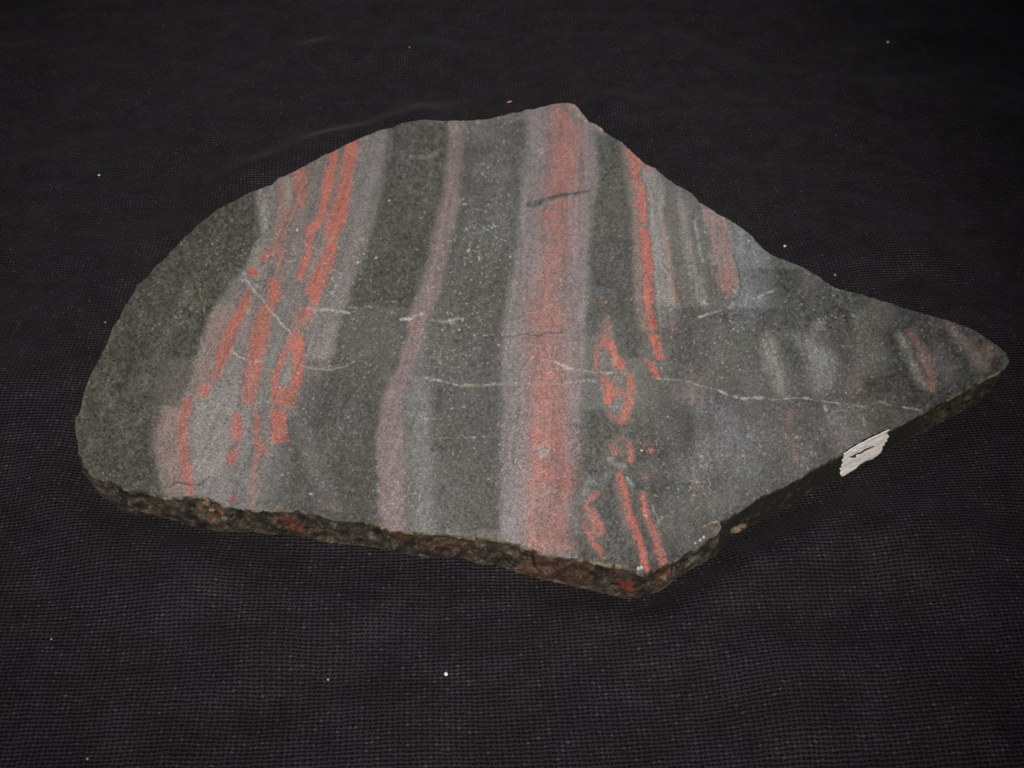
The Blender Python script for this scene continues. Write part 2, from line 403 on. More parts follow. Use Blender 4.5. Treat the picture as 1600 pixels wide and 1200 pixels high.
# --- mottled right half
for s, c, al, so in (
    ([(1110,640,16),(1150,660,20),(1130,700,20)], (96,98,106), .6, 36), ([(1090,790,14),(1130,780,14)], (94,90,92), .5, 24), ([(1175,640,10),(1150,590,10)], (66,66,62), .5, 20), ([(1205,655,8),(1225,740,10)], (68,67,65), .5, 18), ([(1060,690,10),(1050,730,10)], (68,69,66), .5, 18), ([(1280,670,14),(1250,730,10)], (96,94,96), .45, 26),
    ([(1200,525,9),(1206,560,12),(1216,590,12),(1222,612,10)], (122,118,112), .75, 10),
    ([(1268,540,14),(1284,565,20),(1280,595,18)], (112,114,116), .85, 22),
    ([(1278,510,10)], (126,126,118), .6, 8), ([(1240,520,5),(1246,535,4)], (118,118,112), .5, 6),
    ([(1234,575,7),(1244,600,12)], (72,72,66), .6, 14), ([(1140,545,30),(1120,590,20)], (80,79,73), .5, 30),
    ([(1080,610,24)], (104,90,90), .7, 26), ([(1085,735,22),(1110,690,16)], (108,108,112), .6, 34),
    ([(1165,730,26),(1180,690,18)], (106,108,110), .4, 34),([(1095,760,14),(1102,780,16)], (100,86,84), .7, 20),
    ([(1060,800,30)], (88,87,84), .5, 26),([(1210,700,26),(1190,650,16)], (86,82,78), .4, 30),
    ([(1320,680,22),(1300,660,20)], (106,102,102), .5, 26),([(1345,650,18)], (80,78,74), .5, 24),([(1385,640,22),(1400,650,16)], (70,66,62), .55, 26),
    ([(1240,684,4),(1240,716,6)], (116,80,70), .6, 9),([(1238,650,5),(1236,665,5)], (108,84,84), .6, 8),
    ([(1330,590,10),(1332,606,10)], (104,80,76), .5, 16),([(1360,560,26),(1350,530,18)], (98,98,88), .5, 22),
    ([(1270,430,20)], (98,94,92), .5, 26),([(1370,490,24)], (80,82,74), .5, 26),([(1180,600,20)], (82,80,74), .5, 30),
    ([(1345,500,12)], (98,94,94), .5, 14),([(1460,560,18),(1480,580,12)], (78,80,76), .5, 20),([(1315,640,14)],(110,106,106),.4,20),
    ([(1010,640,20),(1040,670,20)], (80,80,76), .5, 30), ([(1062,612,12)], (104,92,92), .5, 16),([(1020,740,14)],(80,82,78),.6,20),
    ([(1030,820,10),(1070,840,20)], (84,84,80), .5, 20)):
    stroke(s, c, a=al, soft=so, jit=1.3)
stroke([(1407,524,5),(1420,550,7),(1432,584,8),(1442,602,6)], (114, 112, 102), a=.65, soft=6, broken=.5)
stroke([(1423,520,4),(1436,540,5),(1447,562,6),(1454,585,8),(1456,605,7)], (132, 88, 78), soft=8, a=.75)
stroke([(1488,512,5),(1502,530,5),(1518,550,9),(1536,566,13)], (116, 96, 90), soft=10, a=.6)
stroke([(1553,552,8),(1546,545,8)], (120,88,78), soft=8, a=.7)
stroke([(1558,563,7),(1552,572,5)], (58,46,44), soft=5, a=.9)
# --- lens-shaped red breccia, lower middle
vband([(500,940,956),(540,930,966),(580,932,984),(620,944,990),(664,958,980)], (116,98,93), soft=12, a=.6)
stroke([(962,705,10),(980,705,8)], (112,94,90), a=.6, soft=12)
stroke([(915,800,12),(930,840,12)], (116,92,87), a=.55, soft=14)
stroke([(975,760,8),(990,830,9),(1005,870,8)], (114,90,86), a=.55, soft=12)
stroke([(1008,780,8),(1022,830,9),(1032,870,8)], (112,88,84), a=.55, soft=12)
stroke([(947,494,3),(950,512,8),(948,530,9)], (126,96,90), soft=7, a=.85)
stroke([(948,524,4),(951,536,9),(954,550,6),(962,562,6),(970,575,5)], (192,82,60), soft=5)
stroke([(934,545,4),(931,562,5),(931,576,4)], (160,84,70), soft=6, a=.9)
stroke([(948,560,10),(950,570,8)], (108,106,106), soft=6, a=.6)
stroke([(943,586,4),(950,602,8),(953,614,9),(950,628,4)], (196,84,60), soft=5)
stroke([(985,588,5),(986,612,5),(983,637,6),(976,652,5),(973,662,3)], (176,82,66), soft=5)
stroke([(958,616,5),(980,612,7)], (156,86,70), soft=6, a=.8)
stroke([(966,634,8)], (106,106,104), soft=6, a=.7); stroke([(956,648,5),(964,654,4)], (140,80,70), soft=6, a=.8)
stroke([(961,708,4),(957,698,4),(962,688,3),(973,685,3),(982,694,3.5),(986,708,4),(984,720,4)], (160,80,68), soft=5, a=.9)
stroke([(960,708,4)], RED, soft=3); stroke([(984,720,4)], RED, soft=3); stroke([(1016,704,4)], RED, soft=4); stroke([(1012,692,3)], (120,86,80), soft=6, a=.7)
stroke([(953,718,4),(965,726,5),(975,730,4)], (118,122,122), soft=5, a=.7, broken=.4)
stroke([(965,740,5),(972,780,6),(982,820,6)], (126,88,80), soft=9, a=.6)
stroke([(970,738,3.5),(974,760,3.5),(982,792,3.5),(990,818,5),(998,842,5),(1004,862,4),(1011,888,4)], (196,74,60), soft=3.5)
stroke([(1005,772,4),(1010,795,5),(1017,820,5),(1024,846,5),(1034,874,5),(1035,884,4)], (168,78,68), soft=5)
stroke([(1008,745,4)], (120,88,84), soft=8, a=.7)
stroke([(902,810,5)], (182,82,66), soft=4); stroke([(908,816,3),(914,824,2.5),(925,840,4),(934,855,4.5),(941,867,3)], (184,80,66), soft=3.5)
stroke([(916,794,4),(926,803,7),(932,818,9),(937,830,8)], (164,84,72), soft=5); stroke([(934,832,7)], (130,96,80), soft=6, a=.6)
stroke([(934,772,4),(926,776,4),(918,784,3)], (166,84,68), soft=4)
stroke([(915,765,8),(905,785,6)], (104,110,112), soft=8, a=.7); stroke([(893,800,6),(904,832,6)], (94,102,100), soft=7, a=.7)
stroke([(922,750,6),(940,752,5),(952,738,4)], (112,116,116), soft=6, a=.6, broken=.5)
stroke([(982,750,3),(990,760,2.5)], (138,142,140), soft=4, a=.8); stroke([(1020,790,1),(1030,816,1.2)], (140,142,138), soft=2.5, a=.6)
stroke([(948,474,1.8)], (196,120,40), soft=2)

# --- gash and fractures
stroke([(824,320,3),(830,320,5),(842,317,5),(850,312,2.4),(865,309,2.4),(876,306,3.2),(885,304.5,2.4),(893,304,3),(905,301,2.4),(922,297,0.8)],
       (52,60,66), soft=2, jit=.5)
stroke([(887,306,1),(893,305.5,1)], (140,142,144), soft=1.5, a=.7)
stroke([(879,318,.8),(878,335,.8),(877,350,.8)], (88,60,56), soft=1.5, a=.7)
W = lambda pts, wd=1.0, col=PALE, a=.7, br=.6, so=2.0, seed=5: stroke([(x, y, wd) for x, y in pts], col, a=a, soft=so, jit=.7, broken=br, seed=seed)
W([(482,482),(510,484),(545,487)], 2.2, a=.9, so=3); W([(545,480),(590,478),(620,490)], 1.5, a=.4)
W([(628,498),(645,495),(662,490)], 2.2, (160,162,158), .7, .5); W([(674,501),(690,502),(705,500),(722,497)], 2.4, (158,160,156), .65, .6)
W([(383,436),(400,455),(420,480),(440,505),(452,520)], 1.5, (162,158,150), .85, .3)
W([(360,545),(378,560),(390,567),(412,566)], 1.3, a=.8, br=.3); W([(470,570),(490,577),(515,578),(540,572),(556,564)], .9, (160,152,134), .75, .2)
W([(660,588),(700,598),(730,603),(780,602),(830,600),(880,598),(930,597)], 2.0, (142,134,120), .65, .3, 3)
W([(785,522),(812,522)], 1.6, a=.6); W([(780,527),(790,525),(812,522)], 1.0, (58,54,48), .8, .2)
W([(812,522),(840,524),(862,520),(878,519)], .9, (62,54,52), .85, .2)
W([(848,563),(870,568),(887,574)], 2.2, (156,150,150), .8, .4); W([(887,575),(910,580),(935,583),(960,582),(985,583)], 1.5, (150,150,146), .65)
W([(840,545),(842,558),(870,562),(876,545)], .7, (90,70,66), .6, .3)
W([(1028,592),(1055,592),(1090,600),(1120,610),(1150,620),(1185,620),(1215,625),(1250,622),(1280,627),(1320,632),(1350,635),(1375,627),(1400,636),(1440,641)], 1.1, (146,148,142), .7, .8)
W([(1125,612),(1160,621),(1190,622)], 1.8, (154,158,152), .7, .8); W([(1030,588),(1060,586),(1092,578)], .9, (66,62,58), .7, .3)
W([(1088,496),(1105,491),(1120,488),(1140,478),(1146,474)], 2.0, (152,156,150), .75, .6); W([(1070,505),(1090,490)], .8, (64,60,56), .6, .2)
W([(1178,466),(1195,460),(1212,452)], 1.4, (150,154,150), .7, .6); W([(1286,634),(1290,643)], 1.5, (168,168,146), .9, .1)
W([(630,640),(640,648),(660,652),(690,653)], .8, a=.5); W([(625,682),(690,683),(800,684)], .7, a=.4)
W([(640,246),(665,246),(690,232)], 2.5, (124,118,96), .55, .6, 5); W([(700,262),(780,270),(815,265)], 5, (110,98,84), .35, .6, 10)
W([(300,450),(312,452),(322,500)], 1.0, a=.4); W([(345,475),(330,495),(315,520),(300,600)], 1.0, (134,130,124), .55, .7)
W([(265,760),(275,753),(288,752),(298,757),(310,758),(320,750),(326,745),(335,747)], .9, (52,46,42), .85, .15)
W([(400,786),(430,781),(465,782),(490,792),(520,802),(560,808),(600,814)], 2.2, (66,62,54), .6, .5, 3)
W([(675,702),(679,705)], 1.5, (50,46,42), .8, 0); W([(738,753),(742,754)], .8, (50,46,42), .7, 0)
W([(1300,452),(1312,455),(1330,457)], 1.2, (140,134,122), .6); W([(1098,822),(1112,817),(1122,814),(1127,826)], 1.0, (150,132,112), .9, .1)
W([(510,662),(520,740),(525,800)], 1.0, (94,90,86), .3, .3); W([(400,440),(416,437)], 1.2, (62,54,52), .7, .2)
W([(1100,823),(1120,830),(1105,842)], 6, (92,78,72), .35, .2, 8)
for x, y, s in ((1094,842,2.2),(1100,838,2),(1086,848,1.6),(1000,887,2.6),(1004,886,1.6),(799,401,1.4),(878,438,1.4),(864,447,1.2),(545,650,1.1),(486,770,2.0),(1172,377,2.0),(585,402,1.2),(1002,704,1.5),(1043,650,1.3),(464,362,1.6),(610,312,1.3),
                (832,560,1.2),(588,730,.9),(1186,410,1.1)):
    stroke([(x, y, s)], (196,194,184), soft=1.8, a=.9)  # pale specks; those along the front edge are painted glints
# crystalline speckle, denser in the dark bands
dens = np.clip(.5 + fbm(xx / 70, yy / 70, 120, 3) * 1.1, 0.05, 1)
for bx, by, br, ba in ((760,340,45,.9),(750,470,60,1.0),(560,450,45,.9),(690,520,40,.6),(1350,560,60,.8),(1010,690,50,.5),(640,410,35,.5),(1130,520,50,.5),(480,745,50,.4),(1060,740,50,.5)):
    dens = dens + ba * np.exp(-((xx - bx) ** 2 + (yy - by) ** 2 * .5) / br ** 2)
sp_ = vnoise(xx / 1.9, yy / 1.9, 131) * vnoise(xx / 3.1 + 40, yy / 3.1, 133)
img += (np.clip((sp_ - 0.50) * 3.6, 0, 1) * dens * .22)[..., None] * np.array([.9, 1.0, .92])
redness = np.clip((img[..., 0] / (img[..., 1] + 1e-4) - 1.6), 0, 1)
img *= 1 + ((vnoise(xx / 1.8, yy / 1.8, 141) - .5) * .36 * (1 - .4 * redness))[..., None]
img *= (1 + (vnoise(xx / 3.8, yy / 3.8, 142) - .5) * .20)[..., None]
img = np.clip(img, 0.012, .9)

def sample(px, py, arr=None):
    arr = img if arr is None else arr
    x = np.clip(px - W0, 0, arr.shape[1] - 2.001); y = np.clip(py - H0, 0, arr.shape[0] - 2.001)
    xi = x.astype(int); yi = y.astype(int); fx = (x - xi)[:, None]; fy = (y - yi)[:, None]
    return ((arr[yi, xi] * (1 - fx) + arr[yi, xi + 1] * fx) * (1 - fy) + (arr[yi + 1, xi] * (1 - fx) + arr[yi + 1, xi + 1] * fx) * fy)

# ---------------------------------------------------------------- materials
def stone_material(name, cut):
    n = N(name)
    tc = n.n('ShaderNodeTexCoord').outputs['Object']
    col = n.n('ShaderNodeVertexColor', layer_name='Col').outputs['Color']
    g = n.noise(tc, 2600 if cut else 1500, 3, .65)
    g2 = n.noise(tc, 900, 3, .6)
    f = n.ramp(g.outputs[0], .30, .70, .60, 1.46)
    c = n.mix(1.0, col, f, 'MULTIPLY')
    tint = n.mix(n.ramp(g2.outputs[0], .35, .65), (1.035, .992, .945, 1), (.97, 1.0, 1.03, 1))
    c = n.mix(1.0, c, tint, 'MULTIPLY')
    v = n.n('ShaderNodeTexVoronoi'); n.l(tc, v.inputs['Vector']); v.inputs['Scale'].default_value = 1100 if cut else 800
    dot = n.ramp(v.outputs['Distance'], .10, .26, 1, 0)
    sep = n.n('ShaderNodeSeparateColor'); n.l(v.outputs['Color'], sep.inputs[0])
    rare = n.ramp(sep.outputs[0], .80, .97)
    c = n.mix(n.math('MULTIPLY', n.math('MULTIPLY', dot, rare), .42 if cut else .5), c, (.42, .43, .38, 1) if cut else (.34, .29, .2, 1))
    n.l(c, n.b.inputs['Base Color'])
    n.set(n.b.inputs['Roughness'], n.ramp(g2.outputs[0], .3, .7, .36, .55) if cut else .62)
    n.b.inputs['Specular IOR Level'].default_value = .35
    bmp = n.n('ShaderNodeBump'); bmp.inputs['Distance'].default_value = .00012 if cut else .0007
    bmp.inputs['Strength'].default_value = .55 if cut else 1.0
    if cut:
        mp = n.n('ShaderNodeMapping'); n.l(tc, mp.inputs[0]); mp.inputs['Rotation'].default_value = (0, 0, .06); mp.inputs['Scale'].default_value = (1, .04, 1)
        saw = n.noise(mp.outputs[0], 1400, 3, .6)
        n.l(n.math('ADD', g.outputs[0], n.math('MULTIPLY', saw.outputs[0], .9)), bmp.inputs['Height'])
    else:
        mp = n.n('ShaderNodeMapping'); n.l(tc, mp.inputs[0]); mp.inputs['Scale'].default_value = (1, 1, 2.4)
        h = n.noise(mp.outputs[0], 640, 6, .72, .6)
        n.l(h.outputs[0], bmp.inputs['Height'])
    n.l(bmp.outputs[0], n.b.inputs['Normal'])
    return n.m

MAT_CUT = stone_material('sawn_jasper_face', True)
MAT_RIM = stone_material('broken_rock_rim', False)

def cloth_material():
    n = N('black_woven_cloth')
    uv = n.n('ShaderNodeUVMap', uv_map='weave').outputs[0]
    sx = n.n('ShaderNodeSeparateXYZ'); n.l(uv, sx.inputs[0])
    tc = n.n('ShaderNodeTexCoord').outputs['Object']
    # irregular yarn spacing
    wob = n.noise(uv, .35, 3, .6); ws = n.n('ShaderNodeSeparateColor'); n.l(wob.outputs['Color'], ws.inputs[0])
    wob2 = n.noise(uv, 1.3, 2, .5); ws2 = n.n('ShaderNodeSeparateColor'); n.l(wob2.outputs['Color'], ws2.inputs[0])
    u = n.math('ADD', n.math('ADD', sx.outputs[0], n.math('MULTIPLY', ws.outputs[0], .9)), n.math('MULTIPLY', ws2.outputs[0], .45))
    v = n.math('ADD', n.math('ADD', sx.outputs[1], n.math('MULTIPLY', ws.outputs[1], .9)), n.math('MULTIPLY', ws2.outputs[1], .5))
    pi = math.pi
    su = n.math('ABSOLUTE', n.math('SINE', n.math('MULTIPLY', u, pi)))
    sv = n.math('ABSOLUTE', n.math('SINE', n.math('MULTIPLY', v, pi)))
    # over / under checker
    ck = n.math('MULTIPLY', n.math('SINE', n.math('MULTIPLY', n.math('ADD', u, .5), pi)), n.math('SINE', n.math('MULTIPLY', n.math('ADD', v, .5), pi)))
    cku = n.ramp(ck, -.8, .8, .45, .95); ckv = n.ramp(ck, -.8, .8, 1.0, .78)
    hu = n.math('MULTIPLY', n.math('POWER', su, .8), cku)
    hv = n.math('MULTIPLY', n.math('POWER', sv, .8), ckv)
    h = n.math('MAXIMUM', hu, hv)
    thk = n.ramp(n.noise(uv, .16, 5, .7).outputs[0], .3, .7, -.05, .05)
    hole = n.ramp(n.math('ADD', h, thk), .50, .98)
    # yarn-to-yarn brightness, with random highlights painted on the crossings
    cell = n.n('ShaderNodeCombineXYZ')
    n.l(n.math('FLOOR', u), cell.inputs[0]); n.l(n.math('FLOOR', v), cell.inputs[1])
    wn = n.n('ShaderNodeTexWhiteNoise'); wn.noise_dimensions = '2D'; n.l(cell.outputs[0], wn.inputs['Vector'])
    dot = n.math('POWER', n.math('MULTIPLY', su, sv), 3.0)
    fl = n.math('ADD', .70, n.math('MULTIPLY', n.math('ADD', n.math('MULTIPLY', n.math('POWER', wn.outputs[0], 12.0), 1.9), .34), dot))
    slub = n.noise(uv, .09, 4, .6)
    fl = n.math('MULTIPLY', fl, n.ramp(slub.outputs[0], .3, .7, .8, 1.2))
    fib = n.noise(uv, 3.0, 2, .6)
    fl = n.math('MULTIPLY', fl, n.ramp(fib.outputs[0], .3, .7, .75, 1.3))
    tint = n.mix(n.ramp(n.noise(uv, .05, 3, .6).outputs[0], .35, .65), (.0335, .0275, .0365, 1), (.0325, .0285, .0310, 1))
    c = n.mix(hole, (.0020, .0018, .0020, 1), n.mix(1.0, tint, fl, 'MULTIPLY'))
    n.l(c, n.b.inputs['Base Color'])
    n.b.inputs['Roughness'].default_value = .8
    n.b.inputs['Specular IOR Level'].default_value = .12
    n.b.inputs['Sheen Weight'].default_value = .05
    n.b.inputs['Sheen Roughness'].default_value = .4
    bmp = n.n('ShaderNodeBump'); bmp.inputs['Distance'].default_value = .00022; bmp.inputs['Strength'].default_value = .5
    n.l(h, bmp.inputs['Height']); n.l(bmp.outputs[0], n.b.inputs['Normal'])
    return n.m

def simple(name, col, rough=.7, nscale=900, var=.25, bump=0.0, bd=.0001):
    n = N(name)
    tc = n.n('ShaderNodeTexCoord').outputs['Object']
    g = n.noise(tc, nscale, 4, .6)
    c = n.mix(1.0, (*col, 1), n.ramp(g.outputs[0], .3, .7, 1 - var, 1 + var), 'MULTIPLY')
    n.l(c, n.b.inputs['Base Color']); n.b.inputs['Roughness'].default_value = rough
    n.b.inputs['Specular IOR Level'].default_value = .25
    if bump:
        b = n.n('ShaderNodeBump'); b.inputs['Distance'].default_value = bd; b.inputs['Strength'].default_value = bump
        n.l(g.outputs[0], b.inputs['Height']); n.l(b.outputs[0], n.b.inputs['Normal'])
    return n.m

# ---------------------------------------------------------------- cloth
foot = resample(np.vstack([out3[:, :2], out3[:1, :2]]), 0.004, closed=False)
def foot_dist(P):
    d = np.full(len(P), 9.0)
    for q in foot:
        d = np.minimum(d, (P[:, 0] - q[0]) ** 2 + (P[:, 1] - q[1]) ** 2)
    return np.sqrt(d)
def inside(P, poly):
    c = np.zeros(len(P), bool); x, y = P[:, 0], P[:, 1]
    j = len(poly) - 1
    for i in range(len(poly)):
        xi, yi = poly[i]; xj, yj = poly[j]
        if yi != yj:
            c ^= ((yi > y) != (yj > y)) & (x < (xj - xi) * (y - yi) / (yj - yi) + xi)
        j = i
    return c
RIDGES = [([(250,330),(330,290),(420,260),(500,226),(580,196),(650,180),(720,170),(800,168)], .0018, .0085),
          ([(905,160),(960,172),(1020,182),(1090,200),(1180,235)], .0016, .0085),
          ([(420,88),(520,75),(640,70),(800,80)], .0016, .010),
          ([(860,1010),(960,975),(1060,930),(1180,880),(1330,840),(1480,835),(1640,860)], .0030, .014),
          ([(40,640),(90,760),(170,850),(300,900),(440,910)], .0022, .013),
          ([(1330,350),(1450,400),(1620,440)], .0016, .012),
          ([(300,1010),(420,980),(560,960),(700,985)], .0012, .012),
          ([(1080,1080),(1250,1060),(1420,1075),(1620,1120)], .0020, .015)]
def cloth_height(P):
    d = foot_dist(P); ins = inside(P, out3[::6, :2])
    sd = np.where(ins, -d, d)
    far = smooth((sd - .001) / .03)
    x, y = P[:, 0], P[:, 1]
    h = fbm(x * 16 + 30, y * 22 + 30, 200, 3, .45) * .0060 + fbm(x * 45 + 9, y * 60 + 40, 210, 2) * .0010
    h = h * (.35 + .65 * far)
    for pts, hh, ww in RIDGES:
        q = on_plane(*np.array(pts, float).T)[:, :2]
        best = np.zeros(len(P))
        for k in range(len(q) - 1):
            a, b = q[k], q[k + 1]; v = b - a
            t = np.clip(((P - a) @ v) / (v @ v), 0, 1)
            dd = np.hypot(*(P - a - t[:, None] * v).T)
            end = 1.0
            tt = (k + t) / (len(q) - 1)
            e = smooth(tt / .3) * smooth((1 - tt) / .3)
            best = np.maximum(best, np.exp(-(dd / ww) ** 2) * e)
        h = h + 2.0 * hh * best * smooth((sd + .001) / .006)
    h = h * smooth((sd + .0005) / .012)
    return np.where(sd < 0, -.0006, h - .0003)
def axis(a, b, fine0, fine1, nf, nc):
    return np.r_[np.linspace(a, fine0, nc, endpoint=False), np.linspace(fine0, fine1, nf, endpoint=False), np.linspace(fine1, b, nc)]
gx = axis(-.75, .75, -.25, .25, 380, 16); gy = axis(-.26, 1.1, -.17, .30, 360, 16)
GX, GY = np.meshgrid(gx, gy); P = np.stack([GX.ravel(), GY.ravel()], -1)
Z = cloth_height(P)
V = np.c_[P, Z]
nx_, ny_ = len(gx), len(gy)
idx = np.arange(nx_ * ny_).reshape(ny_, nx_)
Fq = np.stack([idx[:-1, :-1], idx[:-1, 1:], idx[1:, 1:], idx[1:, :-1]], -1).reshape(-1, 4)
me = mesh_np('cloth', V, Fq.tolist())
uvl = me.uv_layers.new(name='weave')
PU, PV = .00128, .00092
wx = fbm(P[:, 0] * 9 + 50, P[:, 1] * 9 + 50, 220, 3, .4) * .0060; wy = fbm(P[:, 0] * 9 + 80, P[:, 1] * 9 + 20, 230, 3, .4) * .0050
ang = math.radians(2.5)
ux = (P[:, 0] * math.cos(ang) + P[:, 1] * math.sin(ang) + wx) / PU
uy = (-P[:, 0] * math.sin(ang) + P[:, 1] * math.cos(ang) + wy) / PV
li = np.zeros(len(me.loops), np.int32); me.loops.foreach_get('vertex_index', li)
uvl.data.foreach_set('uv', np.stack([ux[li], uy[li]], -1).astype(np.float32).ravel())
cloth = link('cloth', me, cloth_material())
cloth['kind'] = 'structure'
cloth['label'] = 'black coarsely woven cloth spread under the stone slab'

# ---------------------------------------------------------------- stone slab
slab = bpy.data.objects.new('stone_slab', None); C.objects.link(slab)
slab.empty_display_size = .02
slab['label'] = 'flat sawn stone slab with grey, pink and red jasper bands, pointed at its right end'
slab['category'] = 'stone slab'
slab['kind'] = 'thing'

# top face: outline ring + dense grid inside, one constrained triangulation
step = 1.3
gxp = np.arange(110, 1585, step); gyp = np.arange(155, 905, step)
A, B = np.meshgrid(gxp, gyp)
A = A + (np.arange(A.shape[0])[:, None] % 2) * step * .5
pin = np.stack([A.ravel(), B.ravel()], -1)
keep = inside(pin, out_px)
pin = pin[keep]
# drop grid points hugging the outline
cellset = {}
key = np.floor(out_px / 2).astype(int)
occ = np.zeros((900, 700), bool)
for dx in (-.9, 0, .9):
    for dy in (-.9, 0, .9):
        k = np.floor((out_px + [dx, dy]) / 2).astype(int)
        occ[k[:, 0], k[:, 1]] = True
k = np.floor(pin / 2).astype(int)
pin = pin[~occ[k[:, 0], k[:, 1]]]
import time as _t
_t0 = _t.time()
allp = np.vstack([out_px, pin])
S = 0.01
edges = [(i, (i + 1) % nb) for i in range(nb)]
r = delaunay_2d_cdt([Vector((a * S, b * S)) for a, b in allp], edges, [], 0, 1e-7)
print('CDT', len(allp), _t.time() - _t0)
vp = np.array([(v.x, v.y) for v in r[0]]) / S
tris = np.array([f for f in r[2]])
cen = vp[tris].mean(1)
tris = tris[inside(cen, out_px)]
used = np.unique(tris); remap = -np.ones(len(vp), int); remap[used] = np.arange(len(used))
vp = vp[used]; tris = remap[tris]
tv = on_plane(vp[:, 0], vp[:, 1], T_SLAB)
# very slight unevenness of the sawn face
edge_d = np.zeros(len(vp))
tv[:, 2] += 0
e1 = tv[tris[:, 1]] - tv[tris[:, 0]]; e2 = tv[tris[:, 2]] - tv[tris[:, 0]]
flip = np.cross(e1, e2)[:, 2] < 0
tris[flip] = tris[flip][:, ::-1]
me = mesh_np('cut_face', tv, tris.tolist(), sample(vp[:, 0], vp[:, 1]))
cut = link('cut_face', me, MAT_CUT, slab)
print('top', len(tv), _t.time() - _t0)

# rim: strip from the top outline down to the traced foot of the slab
VP = np.array([800.0, 600 + F * math.tan(math.pi / 2 - PITCH)])
bot3 = out3.copy(); bot3[:, 2] = 0
vis = np.zeros(nb, bool)
for i in range(nb):
    x, y = out_px[i]
    if not ((nrm[i, 1] > .02) or (x < 150 and y > 655)): continue
    d = VP - out_px[i]; d /= np.hypot(*d)
    bestt = None
    for a, b in zip(BOT[:-1], BOT[1:]):
        e = b - a; den = d[0] * e[1] - d[1] * e[0]
        if abs(den) < 1e-9: continue
        q = a - out_px[i]
        t = (q[0] * e[1] - q[1] * e[0]) / den; s = (q[0] * d[1] - q[1] * d[0]) / den
        if 0 <= s <= 1 and 0 < t < 90 and (bestt is None or t < bestt): bestt = t
    if bestt:
        p = out_px[i] + d * bestt
        bot3[i] = on_plane(p[0], p[1], 0.0); vis[i] = True
n3 = np.roll(out3, -1, 0) - np.roll(out3, 1, 0)
n3 = np.stack([-n3[:, 1], n3[:, 0], 0 * n3[:, 0]], -1)
if ((out3.mean(0) - out3) * n3).sum() > 0: n3 = -n3
n3 /= np.linalg.norm(n3, axis=1)[:, None] + 1e-12
for _ in range(12): n3 = (np.roll(n3, 1, 0) + n3 + np.roll(n3, -1, 0)) / 3
n3 /= np.linalg.norm(n3, axis=1)[:, None]
off = ((bot3 - out3) * n3).sum(1)
print('slab foot offset median mm', np.median(off[vis]) * 1e3, 'visible', vis.sum(), 'std', off[vis].std() * 1e3)
delta = bot3 - out3; delta[:, 2] = 0
back = ~vis
off_s = delta.copy()
for _ in range(10):
    off_s = (np.roll(off_s, 1, 0) + off_s + np.roll(off_s, -1, 0)) / 3
delta = off_s
ROWS = 22
u = np.linspace(0, 1, ROWS + 1)
Vr = []; Cr = []
x3 = arc
dark = lin((30, 28, 24)); midc = lin((80, 71, 60)); pale = lin((146, 132, 112)); ink = lin((36, 36, 31)); fleck = lin((96, 91, 74))
tipk = smooth((out_px[:, 0] - 1430) / 30) * (out_px[:, 1] > 560)
redspots = [(338, 806, 14, .35), (362, 786, 9, .7), (448, 812, 11, .75), (464, 826, 14, .8), (320, 790, 8, .4), (632, 842, 10, .25), (955, 895, 8, .8),
            (975, 915, 12, 1.0), (1032, 900, 10, .8), (870, 890, 60, .22), (1028, 888, 12, .6), (700, 850, 40, .12)]
